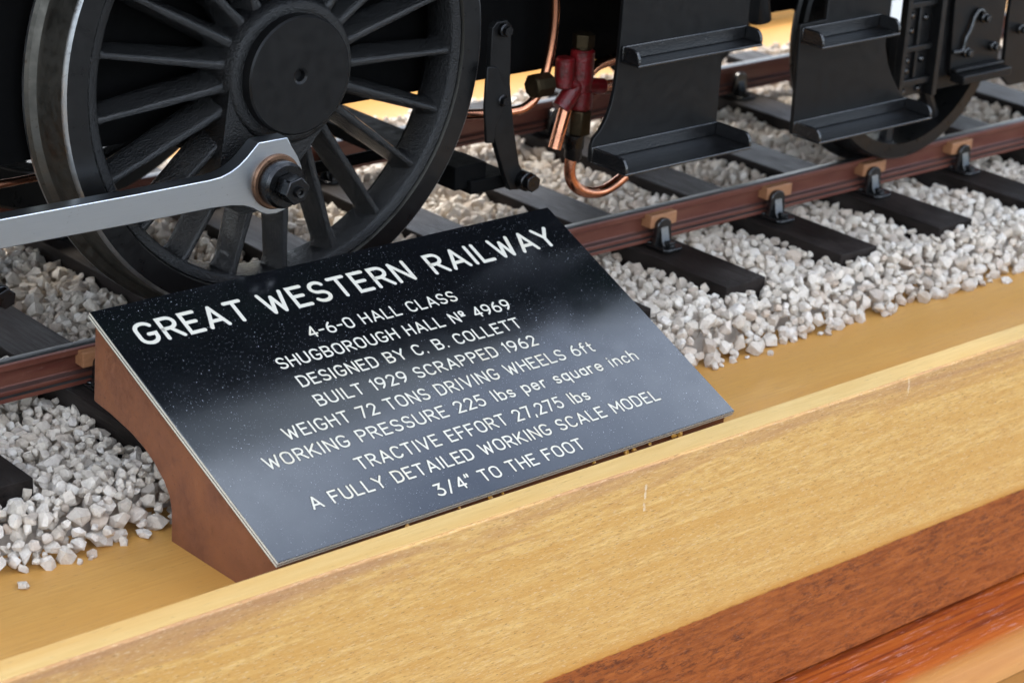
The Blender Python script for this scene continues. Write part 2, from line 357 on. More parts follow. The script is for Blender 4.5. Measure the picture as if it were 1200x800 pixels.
part('cabinet', MB().box(X0 + 10, X1 - 10, -122, 215, -899.5, -93), 'cabinet', base, (0, 0, -500))

# ------------------------------------------------------------------ ballast
SLR = [-258, -214, -170, -125.5, -82.2, -38.7, 4.9, 48.8, 92.2, 134.3, 179.3, 220.2, 262.5, 305, 347.5, 390, 432]   # right edges
SW = 14.8; SY0, SY1 = -34.7, 131
GX0, GX1, GY0, GY1, GR = -150, 440, -58, 154, .5
nx, ny = int((GX1 - GX0) / GR), int((GY1 - GY0) / GR)
xs = GX0 + (np.arange(nx) + .5) * GR; ys = GY0 + (np.arange(ny) + .5) * GR
def fnoise(sc, seed, amp):
    r = np.random.default_rng(seed); gx = int((GX1 - GX0) / sc) + 3; gy = int((GY1 - GY0) / sc) + 3
    a = r.uniform(-1, 1, (gx, gy)); fx = (xs - GX0) / sc; fy = (ys - GY0) / sc
    ix = fx.astype(int); iy = fy.astype(int); tx = (fx - ix)[:, None]; ty = (fy - iy)[None]
    tx = tx * tx * (3 - 2 * tx); ty = ty * ty * (3 - 2 * ty)
    return amp * ((a[ix][:, iy] * (1 - tx) + a[ix + 1][:, iy] * tx) * (1 - ty) + (a[ix][:, iy + 1] * (1 - tx) + a[ix + 1][:, iy + 1] * tx) * ty)
H = np.full((nx, ny), -13.3) + .9 * np.exp(-((ys[None] + 39) / 6) ** 2) + fnoise(14, 1, 1.0) + fnoise(6, 2, .5)
edge = np.minimum(ys[None] + 51.3 + fnoise(5, 13, 1.3) + fnoise(9, 3, 1.7) + fnoise(22, 8, 1.3), 147 - ys[None] + fnoise(9, 4, 1.6))
H = np.minimum(H, BZ + 1.3 + np.clip(edge, 0, 99) * .82)
H -= 1.6 * np.exp(-((ys[None] - 1.7) / 9) ** 2)          # scooped out under the near rail
H[:, :] = np.where(edge < 0, -99, H)
hm = np.where(edge > 7, np.maximum(H - 3.9, BZ), BZ)
bedz = hm.copy()
for ax_ in (0, 1):                     # keep the bed under its stones at the ragged edge
    for sh in (-6, -4, -2, 2, 4, 6): bedz = np.minimum(bedz, np.roll(hm, sh, ax_))
slm = np.zeros((nx, ny), bool)
for r in SLR:
    slm[np.ix_((xs > r - SW) & (xs < r), (ys > SY0) & (ys < SY1))] = True
stm = np.zeros((nx, ny), bool); stm[np.ix_((xs > -64.5) & (xs < 67), (ys < -52.2))] = True
blk = slm | stm
hm0 = hm.copy()
def rock(k, npt=20):
    """crushed chipping: the hull of a few points scattered on a lopsided ellipsoid"""
    r = random.Random(k); bm = bmesh.new(); ax_ = (r.uniform(.8, 1.3), r.uniform(.75, 1.1), r.uniform(.6, .95)); P = []
    while len(P) < npt:
        d = Vector((r.gauss(0, 1), r.gauss(0, 1), r.gauss(0, 1))).normalized()
        if all((d - q).length > .5 for q in P) or r.random() < .02: P.append(d)
    for d in P: bm.verts.new(Vector((d.x * ax_[0], d.y * ax_[1], d.z * ax_[2])) * r.uniform(.86, 1.12))
    res = bmesh.ops.convex_hull(bm, input=bm.verts)
    bmesh.ops.delete(bm, geom=[v for v in bm.verts if not v.link_faces], context='VERTS')
    bmesh.ops.triangulate(bm, faces=bm.faces); bm.verts.index_update()
    V = np.array([v.co[:] for v in bm.verts]); F = np.array([[v.index for v in f.verts] for f in bm.faces]); bm.free()
    V -= V.mean(0); V /= np.sqrt((V ** 2).sum(1).mean()); return V, F
ROCK = [rock(k, 12) for k in range(26)]
ROCK2 = [rock(k + 50, 13 + k % 5) for k in range(40)]
camp = np.array([-287.9, -405.6, 192.5])
stones = []
N = 170000
cx = rng.uniform(GX0 + 4, GX1 - 4, N); cy = rng.uniform(GY0 + 4, GY1 - 4, N); cr_ = np.clip(rng.lognormal(math.log(1.36), .27, N), .8, 2.4)
order = np.argsort(-cr_[:N] + rng.normal(0, .5, N))
edgeI = edge
for i in order:
    x, y, r = cx[i], cy[i], cr_[i]
    ix = int((x - GX0) / GR); iy = int((y - GY0) / GR)
    if H[ix, iy] < -50: continue
    k = int(r * .95 / GR) + 1
    a0, a1, b0, b1 = ix - k, ix + k + 1, iy - k, iy + k + 1
    if a0 < 0 or b0 < 0 or a1 > nx or b1 > ny: continue
    k2 = max(1, int(r * .62 / GR))
    if blk[ix - k2:ix + k2 + 1, iy - k2:iy + k2 + 1].any(): continue
    gx = xs[a0:a1, None] - x; gy = ys[None, b0:b1] - y; d2 = (gx * gx + gy * gy) / (r * r)
    m = d2 < .8
    bot = np.sqrt(np.clip(1 - d2, 0, 1)) * r * .72
    z = (np.where(m, hm[a0:a1, b0:b1] + bot * .82, -99)).max()
    if z > H[ix, iy] + .6: continue
    hm[a0:a1, b0:b1] = np.where(m, np.maximum(hm[a0:a1, b0:b1], z + bot), hm[a0:a1, b0:b1])
    stones.append((x, y, z, r))
for _ in range(26):          # strays lying on the board along the ragged edge
    x = rng.uniform(-110, 215); y = -51.3 - abs(rng.normal(0, 1.6)) - .8; r = rng.uniform(.6, 1.5)
    if not -67 < x < 69: stones.append((x, y, BZ + r * .55, r))
stones = np.array(stones)
# a few stray stones on the sleepers and the board
dist = np.linalg.norm(stones[:, :3] - camp, axis=1)
ix = ((stones[:, 0] - GX0) / GR).astype(int); iy = ((stones[:, 1] - GY0) / GR).astype(int)
exposed = stones[:, 2] + stones[:, 3] * .6 >= hm[ix, iy] - .5
hid = (stones[:, 0] > -62) & (stones[:, 0] < 66) & (stones[:, 1] < -10)
inview = (stones[:, 1] < -12) & (stones[:, 0] > -108) & (stones[:, 0] < 215) & ~hid
score = np.where(exposed & inview, stones[:, 3] / dist, 0)
pick = np.argsort(-score)[:300]; picked = np.zeros(len(stones), bool); picked[pick] = True
def rotm(n):
    q_ = rng.normal(size=(n, 4)); q_[:, 1:3] *= .45; q_ /= np.linalg.norm(q_, axis=1)[:, None]
    return q_
def quat_to_mat(q_):
    w_, x_, y_, z_ = q_
    return np.array([[1 - 2 * (y_ * y_ + z_ * z_), 2 * (x_ * y_ - w_ * z_), 2 * (x_ * z_ + w_ * y_)], [2 * (x_ * y_ + w_ * z_), 1 - 2 * (x_ * x_ + z_ * z_), 2 * (y_ * z_ - w_ * x_)], [2 * (x_ * z_ - w_ * y_), 2 * (y_ * z_ + w_ * x_), 1 - 2 * (x_ * x_ + y_ * y_)]])
qs = rotm(len(stones))
# bed
st = 4
bx = xs[::st]; by = ys[::st]; bz = bedz[::st, ::st] - .5
bv = np.stack([np.repeat(bx, len(by)), np.tile(by, len(bx)), bz.ravel()], 1) * S
ii = np.arange((len(bx) - 1) * (len(by) - 1)); a = (ii // (len(by) - 1)) * len(by) + ii % (len(by) - 1)
bf = np.stack([a, a + len(by), a + len(by) + 1, a + 1], 1)
def npmesh(name, V, F):
    me = bpy.data.meshes.new(name); k = F.shape[1]
    me.vertices.add(len(V)); me.vertices.foreach_set('co', np.ascontiguousarray(V, dtype=np.float32).ravel())
    me.loops.add(F.size); me.loops.foreach_set('vertex_index', np.ascontiguousarray(F, dtype=np.int32).ravel())
    me.polygons.add(len(F)); me.polygons.foreach_set('loop_start', np.arange(0, F.size, k, dtype=np.int32))
    me.update(calc_edges=True); me.validate(); me.shade_flat(); return me
ballast = put('ballast_bed', npmesh('ballast_bed', bv, bf), 'grit'); ballast['kind'] = 'structure'; WO[ballast.name] = Vector()
VV, FF, off = [], [], 0
for i in np.nonzero(~picked)[0]:
    V, F = ROCK2[i % 40] if stones[i, 1] < 30 and stones[i, 0] < 260 else ROCK[i % 26]
    W = (V @ quat_to_mat(qs[i]).T) * stones[i, 3] + stones[i, :3]
    VV.append(W); FF.append(F + off); off += len(W)
me = npmesh('loose_stones', np.concatenate(VV) * S, np.concatenate(FF))
ls = put('loose_stones', me, 'stone', ballast); ls['kind'] = 'stuff'
rock_me = []
for V, F in ROCK2:
    m_ = npmesh('stone', V * S, F); m_.materials.append(MT['stone']); rock_me.append(m_)
for i in pick:
    o = bpy.data.objects.new('stone', rock_me[i % 40]); C.objects.link(o); o.parent = ballast
    o.location = stones[i, :3] * S; s_ = stones[i, 3]; o.scale = (s_, s_, s_); o.rotation_mode = 'QUATERNION'; o.rotation_quaternion = qs[i]

# ------------------------------------------------------------------ track
track = thing('model_track', 'model railway track of brown rails on black wooden sleepers bedded in pale stones', 'railway track', (0, 48, -18))
sm = MB().box(-SW / 2, SW / 2, -(SY1 - SY0) / 2, (SY1 - SY0) / 2, -9, 0).mesh('sleeper', smooth=False)
yc = (SY0 + SY1) / 2; first = None
for k, r in enumerate(SLR):
    org = (r - SW / 2, yc, -10)
    if first is None: first = put('sleeper', sm, 'sleeper', track, org, bevel=.3)
    else: copy_to(first, track, org, (random.uniform(-.004, .004), random.uniform(-.012, .012), random.uniform(-.006, .006)))
def railprof(y0, sgn):
    o_ = [(.25, -.12), (0, -.5), (0, -1.7), (.15, -1.95), (1.15, -2.4), (1.2, -5.7), (1.0, -6.0), (.05, -6.5), (-.1, -6.75), (-.1, -7.2), (.25, -7.35), (.25, -7.7), (-.55, -7.95), (-.6, -8.15), (-.6, -8.9)]
    h = [(.7, 0), (2.7, 0)] + [(3.4 - a, b) for a, b in o_] + o_[::-1]
    return [(y0 + a, b) for a, b in h]
for y0 in (0, 93.2):
    part('rail', MB().prism(railprof(y0, 1), -420, 520, 'x'), 'rail', track, (0, y0, 0), ang=28)
# chair (casting) local origin: sleeper centre x, rail centre y=1.7, z=-10; outer side towards -y
def chair_mesh():
    m = MB()
    hexa = lambda sx, sy, c=1.2: [(-sx + c, -sy), (sx - c, -sy), (sx, -sy + c), (sx, sy - c), (sx - c, sy), (-sx + c, sy), (-sx, sy - c), (-sx, -sy + c)]
    m.prism([(x, y - .4) for x, y in hexa(3.6, 9.6)], .05, .95, 'z')
    m.prism([(x, y) for x, y in hexa(3.3, 3.4, .6)], .95, 1.5, 'z')
    arch = [(-3.2, .9), (-2.65, 5.5)] + [(-2.65 * math.cos(a), 6.2 + 2.0 * math.sin(a)) for a in [math.pi * i / 8 for i in range(9)]] + [(2.65, 5.5), (3.2, .9)]
    m.prism(arch, -5.4, -3.9)
    m.prism(arch, 3.0, 4.4)
    for sx in (-1.5,):   # ribs flaring outwards
        m.prism([(-7.2, .9), (-6.3, 2.2), (-5.3, 6.2), (-5.3, .9)], sx, sx + 3, 'x')
        m.prism([(6.8, .9), (5.6, 2.2), (4.3, 5.6), (4.3, .9)], sx, sx + 3, 'x')
    return m
chm = chair_mesh().mesh('chair', ang=30); keym = MB().box(-5.0, 5.0, -4.0, -.3, 5.5, 9.1).mesh('key', smooth=False)
bm_ = MB().cyl((0, 0, 0), 1.45, 0, .5, 'z', 16); bm_.box(-.95, .95, -.95, .95, .4, 1.35); bm_ = bm_.mesh('bolt')
fc = None
for r in SLR:
    for y0, fl in ((1.7, 0), (94.9, math.pi)):
        org = (r - SW / 2 + .3 + random.uniform(-.5, .5), y0, -10); rot = (0, 0, fl + random.uniform(-.03, .03))
        if fc is None:
            fc = put('chair', chm, 'gloss', track, org, bevel=.22)
            fk = put('key', keym, 'key', fc, org, bevel=.25); fk.location = (.0008, 0, 0)
            fb_ = put('bolt', bm_, 'gloss', fc, org, bevel=.12); fb_.location = (.0004, -.0076, .0009)
            fb2 = fb_.copy(); C.objects.link(fb2); fb2.location = (-.0002, .0072, .0009)
            fc.rotation_euler = rot
        else:
            c_ = copy_to(fc, track, org, rot)
            for ch in (fk, fb_, fb2):
                d = ch.copy(); C.objects.link(d); d.parent = c_; d.location = ch.location.copy()
                if ch is fk: d.location.x += random.uniform(-.0012, .0012)
                else: d.rotation_euler = (0, 0, random.uniform(0, 3))

# ------------------------------------------------------------------ locomotive
loco = thing('steam_locomotive', 'black model steam locomotive with large spoked driving wheel and polished coupling rod', 'locomotive', (0, 48, 0))
def driving_wheel(x, near=True):
    y = 0; c = (x, 0, 57)
    sg = 1 if near else -1
    Y = (lambda t: t) if near else (lambda t: 96.4 - t)
    n = 128 if near else 64
    wc = MB().lathe([(r, Y(t) ) for r, t in [(50.9, -5.0), (50.6, -5.35), (48.9, -5.2), (48.2, -4.6), (47.9, 3.5), (51.5, 3.5), (51.5, -4.8)]], c, n=n, closed=True)
    root = part('driving_wheel', wc, 'cast', loco, (x, Y(0), 57), ang=50)
    ty = MB().lathe([(r, Y(t)) for r, t in [(51.0, -5.2), (51.3, -5.9), (56.2, -5.9), (56.7, -5.5), (57.0, -4.9), (57.5, 2.6), (57.9, 3.6), (59.4, 4.2), (60.1, 5.0), (60.1, 5.8), (59.4, 6.5), (50.0, 6.5), (50.0, 3.5), (51.0, 3.4)]], c, n=n, closed=True)
    tyr = part('tyre', ty, 'tyre', root, (x, Y(0), 57), ang=25)
    tyr.data.materials.append(MT['tyreface']); tyr.data.materials.append(MT['edge'])
    for p_ in tyr.data.polygons:
        rr = math.hypot(p_.center.x, p_.center.z) * 1000
        if rr < 56.4 and abs(p_.normal.y) > .7 or rr < 51: p_.material_index = 1
        elif 56.2 < rr < 56.98 or rr > 59.9: p_.material_index = 2
    # hub with crank boss
    hb = MB().lathe([(r, Y(t)) for r, t in [(.01, -8.0), (14.2, -8.0), (14.2, -8.2), (15.8, -8.2), (16.4, -7.7), (17.2, -5.5), (17.6, 4), (.01, 4)]], c, n=64)
    if near:
        bx_, bz_ = x - 10.3, 57 - 22.2
        a0 = math.atan2(bz_ - 57, bx_ - x); D = 24.5; al = math.acos((17.0 - 9.0) / D)
        pts = [(x + 17.0 * math.cos(a0 + s_), 57 + 17.0 * math.sin(a0 + s_)) for s_ in np.linspace(al, 2 * math.pi - al, 24)][::-1]
        pts = [(x + 16.2 * math.cos(a0 + s_), 57 + 16.2 * math.sin(a0 + s_)) for s_ in np.linspace(-al, al, 3)][:1] + \
              [(bx_ + 9.0 * math.cos(a0 + s_), bz_ + 9.0 * math.sin(a0 + s_)) for s_ in np.linspace(-al, al, 20)] + \
              [(x + 16.2 * math.cos(a0 + s_), 57 + 16.2 * math.sin(a0 + s_)) for s_ in np.linspace(-al, al, 3)][2:]
        hb.prism(pts, -7.4, 3.4)
    part('hub', hb, 'cast' if near else 'black', root, (x, Y(0), 57), ang=40)
    cp = MB().lathe([(r, Y(t)) for r, t in [(.01, -9.4), (1.15, -9.4), (1.35, -10.6), (1.9, -10.9), (13.2, -10.9), (13.6, -10.5), (13.7, -7.9)]], c, n=72)
    part('hub_cap', cp, 'plate', root, (x, Y(0), 57), ang=25)
    # spoke: loft of teardrop sections, crest towards the outside
    sp = MB(); NR = 18; NS = 12
    for j in range(NS):
        u = j / (NS - 1); r = 14.5 + (49.4 - 14.5) * u
        fl = 1 + 1.2 * max(0, 1 - u / .13) ** 2 + 1.0 * max(0, (u - .9) / .1) ** 2
        hw = (2.15 - .75 * u) * fl; yf = -5.9 + 1.7 * u ** .8; yb = 3.2 - .3 * u
        c_ = (1.1 - .35 * u) * (1 + (fl - 1) * .7); w_ = (2.5 - .75 * u) * fl
        half = [(.0, yf), (c_ * .45, yf + .07), (c_ * .8, yf + .3), (c_, yf + .8), (c_ + (w_ - c_) * .35, yf + (yb - yf) * .38), (c_ + (w_ - c_) * .75, yf + (yb - yf) * .7), (w_, yb - .8), (w_ * .75, yb), (0, yb)]
        sec = half + [(-a, b) for a, b in half[-2:0:-1]]; NR = len(sec)
        for k_, (wv, yy) in enumerate(sec):
            jt = mnoise.noise(Vector((r * .35, k_ * .7, yy * .4))) * .14
            sp.v.append((wv + jt, yy + jt, r))
    for j in range(NS - 1):
        for k_ in range(NR): sp.f.append((j * NR + k_, j * NR + (k_ + 1) % NR, (j + 1) * NR + (k_ + 1) % NR, (j + 1) * NR + k_))
    if not near: sp.v = [(a, -b, c_) for a, b, c_ in sp.v]
    sme = sp.mesh('spoke', ang=70); f_ = None
    for k_ in range(21):
        th = R_(31.7 + 17.143 * k_); rot = (0, math.pi / 2 - th, 0)
        if f_ is None: f_ = put('spoke', sme, 'spoke', root, (x, Y(0), 57), rot=rot)
        else: copy_to(f_, root, (x, Y(0), 57), rot)
    return root
dw = driving_wheel(0); dw['label'] = 'large spoked driving wheel'
driving_wheel(0, False)
part('axle', MB().cyl((0, 0, 57), 6.5, 3, 93.4, n=32), 'frame', loco, (0, 48, 57))

# coupling rod
rod = [(-420, 37.7), (-77.9, 39.2), (-45.8, 38.9), (-27.5, 38.9), (-24.5, 39.1), (-22, 39.8), (-19.8, 40.9), (-17.9, 42.3), (-14.7, 45.3), (-7.0, 45.3), (-5.9, 43.2), (-4.1, 40.4), (-3.0, 38.0), (-2.6, 35.7), (-2.8, 33.4),
       (-3.7, 31.4), (-5.4, 29.6), (-7.4, 28.5), (-9.8, 28.0), (-12.2, 28.2), (-14.2, 29.1), (-16, 30.3), (-18.3, 31.3), (-22.0, 32.0), (-26.9, 32.3), (-45.9, 32.4), (-78.1, 32.8), (-420, 31.4)]
part('coupling_rod', MB().prism(rod, -16, -12), 'steel', loco, (-10, -14, 36), bevel=.22, ang=25)
cr0 = [o for o in loco.children if o.name.startswith('coupling_rod')][0]
pc = (-10.1, 0, 35.7)
part('bush', MB().lathe([(4.4, -15), (4.4, -16.9), (6.0, -16.9), (6.3, -16.6), (6.35, -15)], pc, n=48), 'bronze', cr0, (-10.1, -16, 35.7))
part('crank_pin', MB().cyl(pc, 5.3, -20.3, -6, n=40, ch=.6), 'bolt', cr0, (-10.1, -16, 35.7), ang=30)
hx = lambda c, r, ph=0: [(c[0] + r * math.cos(R_(60 * i + ph)), c[1] + r * math.sin(R_(60 * i + ph))) for i in range(6)]
part('crank_pin_nut', MB().prism(hx((-10.1, 35.7), 3.3, 12), -24.6, -20.3), 'bolt', cr0, (-10.1, -20, 35.7), bevel=.3)
part('oil_cup', MB().lathe([(.01, -24.9), (.5, -25.0), (.65, -25.6), (1.15, -25.7), (1.3, -25.3), (1.3, -24.4)], pc, n=20), 'bolt', cr0, (-10.1, -24, 35.7))

# frames, floor between frames
def framep(y, x0=-330, x1=146, zb=41.5):
    return MB().prism([(x0, zb), (x1, zb), (x1, 98), (x0, 98)], y, y + 2)
part('frame_plate', framep(9), 'frame', loco, (0, 9, 60)); part('frame_plate', framep(85.4), 'frame', loco, (0, 86, 60))
part('ashpan', MB().prism([(-150, 66), (-60, 47), (40, 47), (60, 62), (60, 98), (-150, 98)], 12, 84), 'frame', loco, (0, 48, 60))
lsp = MB()
for k_ in range(5): lsp.box(-24 + 4.3 * k_, 24 - 4.3 * k_, 12.5, 17.5, 41 - 1.7 * k_ - 1.6, 41 - 1.7 * k_)
lsp.box(-2.5, 2.5, 12, 18, 31, 52)
part('leaf_spring', lsp, 'frame', loco, (0, 15, 38), bevel=.2)
# brake gear
for dx in (0, -145.5):
    h = thing if False else None
    arm = [(58.0, 60), (59.4, 61.4), (62.6, 61.4), (64.2, 59.8), (64.1, 57.0), (64.6, 45.3), (66.5, 34.2), (69.0, 24.4), (72.0, 19.9), (70.0, 17.6), (66.4, 18.0), (64.2, 22.6), (58.9, 35.8), (58.4, 44.0), (57.9, 51.5)]
    ha = part('brake_hanger', MB().prism([(a + dx, b) for a, b in arm], -8.2, -6.4), 'plate', loco, (62 + dx, -7, 40), bevel=.2)
    part('brake_block', MB().prism([(a + dx, b) for a, b in [(56.2, 51), (59.2, 50.6), (63.6, 43.6), (59.6, 35.5), (59.5, 31.5), (57.1, 31.8), (56.0, 41)]], -9.2, -8.3), 'plate', ha, (59 + dx, -8.5, 42), bevel=.2)
    for (a, b, r) in ((61.3, 59.3, 1.7), (61.6, 41.9, 1.5)):
        part('nut', MB().cyl((a + dx, 0, b), r, -9.6, -8.0, n=20).prism(hx((a + dx, b), r * .75, 20), -10.6, -9.6), 'bolt', ha, (a + dx, -9, b))
    part('nut', MB().cyl((70.3 + dx, 0, 20.1), 2.5, -10.6, -6, n=24).prism(hx((70.6 + dx, 20.1), 2.3, 20), -12.2, -10.6), 'bolt', ha, (70 + dx, -11, 20), bevel=.15)
    part('brake_beam', MB().box(56 + dx, 69.5 + dx, -5.5, 102, 17.8, 21.2).box(52 + dx, 62 + dx, -4, 6, 19, 25), 'frame', loco, (62 + dx, 48, 20), bevel=.3)
part('brake_rod', MB().tube([(-200, 30, 16), (68, 30, 19)], 1.5, sub=0), 'frame', loco, (0, 30, 18))
part('copper_pipe', MB().tube([(-200, 14, 34.6), (-57, 14, 35.4), (-30, 14, 36), (-18, 14, 38), (-12, 14, 46), (-11, 14, 64)], .9), 'copper', loco, (0, 14, 35))
part('copper_pipe', MB().tube([(83.8, 0, 72), (85.2, 0, 62.2), (85.4, 0, 55.7), (84.7, 0, 49.3), (83.2, 0, 42.9), (80.7, 0, 37.9), (77.8, 0.5, 35.4), (74.7, 1.5, 34.6), (69, 4, 34.2), (60, 8, 34.2)], 1.25), 'copper', loco, (84, 0, 50))
# injector and its pipes
inj = part('injector_valve', MB().cyl((92.0, -4, 0), 3.1, 38.5, 49.6, 'z', 20, .6).cyl((86.6, -3.5, 0), 2.5, 40.2, 48.0, 'z', 18, .5)
           .tube([(88, -4, 41), (98.0, -6, 39.6)], 2.0, sub=0).tube([(85.5, -4, 35.0), (91, -4, 41)], 2.5, sub=0).cyl((92.4, -4, 0), 3.0, 33.8, 39.5, 'z', 18, .6)
           , 'red', loco, (91, -4, 42), ang=40)
part('cap_nut', MB().prism([(92 + 2.9 * math.cos(R_(60 * i + 10)), -4 + 2.9 * math.sin(R_(60 * i + 10))) for i in range(6)], 50.2, 53.6, 'z').cyl((92, -4, 0), 2.3, 49.4, 50.4, 'z', 18), 'brass', inj, (92, -4, 51), bevel=.3)
part('union_nut', MB().prism([(92.4 + 3.1 * math.cos(R_(60 * i)), -4 + 3.1 * math.sin(R_(60 * i))) for i in range(6)], 27.4, 33.9, 'z'), 'brass', inj, (92, -4, 30), bevel=.4)
part('pipe_fitting', MB().lathe([(.01, 20.9), (1.9, 20.9), (2.3, 21.6), (2.3, 23.5), (2.7, 24.2), (2.7, 27.5), (.01, 27.5)], (90.9, -4, 0), 'z', 20), 'bolt', inj, (91, -4, 24))
part('side_union', MB().cyl((0, -1, 41.0), 3.2, 78, 84.0, 'x', 8, .5), 'brass', inj, (80, -4, 41))
part('overflow_pipe', MB().tube([(90.6, -4, 23), (90.1, -4, 18.2), (91.3, -4, 14.6), (94.4, -4, 12.0), (98.6, -4, 10.6), (102.6, -4.3, 10.6), (106.4, -4.6, 12.0), (109.0, -5, 13.6)], 1.52, 18, hollow=True), 'copper', inj, (95, -4, 15))
part('overflow_pipe', MB().tube([(86.9, -4.5, 35), (84.0, -4.5, 25)], 1.75, 18, hollow=True, sub=0), 'copper', inj, (85, -4, 30))
part('feed_pipe', MB().tube([(95, -3, 42.5), (101, -1, 43.8), (112, 2, 43.6), (125, 6, 44)], 1.5), 'copper', inj, (105, 0, 43))
part('feed_pipe', MB().tube([(98, -3, 38.4), (103, -1, 37.4), (112, 2, 36), (130, 6, 34)], 1.8), 'copper', inj, (105, 0, 37))

def tray(name, x0, x1, y0, y1, z0, h, par):
    """footstep: tread with upturned back and rounded end plates; y0 = front edge"""
    m = MB().box(x0, x1, y0, y1, z0, z0 + .7)
    m.box(x0, x1, y1 - .7, y1 - .05, z0 + .7, z0 + h)
    d = y1 - y0; rr = min(2.6, h * .65)
    prof = [(y1 - .8, z0 + .72), (y1 - .8, z0 + h)] + [(y0 + rr + .1 - rr * math.sin(a), z0 + h - rr + rr * math.cos(a)) for a in np.linspace(0, math.pi / 2, 7)] + [(y0 + .1, z0 + .72)]
    for xa in (x0, x1 - .8): m.prism(prof, xa, xa + .8, 'x')
    return part(name, m, 'tread', par, ((x0 + x1) / 2, y0, z0), bevel=.22)
p1 = [(89.6, 94), (89.4, 60), (89.2, 52), (88.6, 43.5), (87.7, 39.5), (86.4, 36.2), (84.6, 33.6), (82.6, 31.8), (81.9, 30), (81.8, 25.9), (125.9, 25.9), (126.0, 47), (127.0, 49.3), (128.6, 50.2), (134, 50.4), (134.5, 51), (134.5, 94)]
sp1 = part('footstep_plate', MB().prism(p1, -20, -18.8), 'plate', loco, (105, -20, 50), bevel=.15)
tray('footstep', 81.7, 125.9, -33, -20, 25.7, 4.2, sp1); tray('footstep', 89.8, 133.6, -26.5, -20, 50.1, 4.2, sp1)
part('stay_bar', MB().box(133.4, 134.6, -18.7, 8, 49.5, 97), 'plate', sp1, (134, -6, 60))
part('drag_box', MB().box(120, 146, 10.9, 85, 44, 80).box(137, 147, -12, 9, 52, 97), 'frame', loco, (130, 48, 60))
part('drain_pipe', MB().tube([(150, -8, 76), (150.5, -8, 58), (152, -8, 50.5)], 3.2), 'plate', loco, (150, -8, 60))
# body above the frame (keeps the sky off the wheels, shows in the plaque's reflection)
part('running_plate', MB().box(-420, 146, -30, 126, 112, 113.4).box(-420, 146, -30, -28.8, 108, 112).box(-420, 146, 124.8, 126, 108, 112), 'plate', loco, (0, 48, 82))
bo = MB().lathe([(.01, -430), (46, -430), (46, -90), (52, -90), (54, 1), (.01, 1)], (0, 48.2, 150), 'x', 64)
part('boiler', bo, 'green', loco, (0, 48, 150)); part('firebox', MB().box(-110, 1, 2, 94, 114, 158), 'green', loco, (-50, 48, 120), bevel=3)
part('splasher', MB().prism([(63 * math.cos(a), 57 + 63 * math.sin(a)) for a in np.linspace(R_(26), R_(154), 20)], -12, 8), 'green', loco, (0, 0, 90))
cs = [(62, 83.4), (142, 83.4), (142, 132), (120, 140), (112, 172), (84, 172), (78, 140), (66, 134), (62, 172), (62, 190), (142, 190), (142, 197), (60, 197), (60, 83.4)]
for y in (-31, 126.4):
    part('cab_side', MB().box(2, 112, y, y + 1.4, 113.5, 182).box(112, 134, y, y + 1.4, 113.5, 128), 'green', loco, (100, y, 120))
roof = [(48.2 + 86 * math.sin(a), 110 + 112 * math.cos(a) - 8) for a in np.linspace(-1.13, 1.13, 24)]
roof += [(y, z - 1.6) for y, z in roof[::-1]]
part('cab_roof', MB().prism(roof, -2, 146, 'x'), 'black', loco, (100, 48, 200)); part('cab_front', MB().box(2.1, 4, -29.4, 126, 113.5, 186), 'green', loco, (3, 48, 120))

# ------------------------------------------------------------------ tender
ten = thing('tender', 'black model tender behind the locomotive with two footsteps and a riveted axlebox', 'tender', (280, 48, 0))
p2 = [(154.9, 51.6), (155.9, 21.4), (202.0, 21.4), (202.2, 24.6), (198.6, 27.6), (194.8, 32.4), (192.6, 36.0), (190.6, 41.4), (190.3, 50), (195.5, 52), (196, 76), (165, 76), (165, 51.8)]
sp2 = part('footstep_plate', MB().prism(p2, -20, -18.8), 'plate', ten, (178, -20, 50), bevel=.15)
tray('footstep', 155.7, 202.2, -30, -20, 21.2, 4.0, sp2); tray('footstep', 155.2, 186.6, -28, -20, 46.6, 4.3, sp2)
part('sunlit_gap_patch', MB().box(190.9, 195.3, -20.4, -20.05, 46.8, 54), 'patch', sp2, (193, -20, 50))  # painted stand-in for sunlit background showing through a gap beside the plate
def twheel(x, near=True):
    Y = (lambda t: t) if near else (lambda t: 96.4 - t)
    c = (x, 0, 39)
    ty = MB().lathe([(r, Y(t)) for r, t in [(34.0, -3), (34.3, -5.9), (38.2, -5.9), (38.8, -5.3), (39.2, 2.6), (39.8, 3.6), (41.4, 4.3), (42, 5.2), (41.4, 6.4), (33, 6.5), (33, 2)]], c, n=96, closed=True)
    r_ = part('tender_wheel', ty, 'tyreface', ten, (x, Y(0), 39), ang=25)
    hb = MB().cyl(c, 8, Y(-6.5), Y(5), n=24)
    part('hub', hb, 'black', r_, (x, Y(0), 39))
    for k in range(10):
        a = R_(36 * k + 12); m = MB().tube([(x + 7 * math.cos(a), Y(-1), 39 + 7 * math.sin(a)), (x + 34.2 * math.cos(a), Y(-1), 39 + 34.2 * math.sin(a))], 2.1, 10, sub=0)
        part('spoke', m, 'black', r_, (x, Y(-1), 39))
for x in (222.6, 344):
    twheel(x); twheel(x, False)
    part('axle', MB().cyl((x, 0, 39), 5, 3, 93), 'frame', ten, (x, 48, 39))
part('frame_plate', MB().prism([(150, 46), (430, 46), (430, 82), (150, 82)], 9, 10.5), 'frame', ten, (280, 9, 60))
part('frame_plate', MB().prism([(158, 46), (430, 46), (430, 82), (158, 82)], 86, 87.5), 'frame', ten, (280, 86, 60))
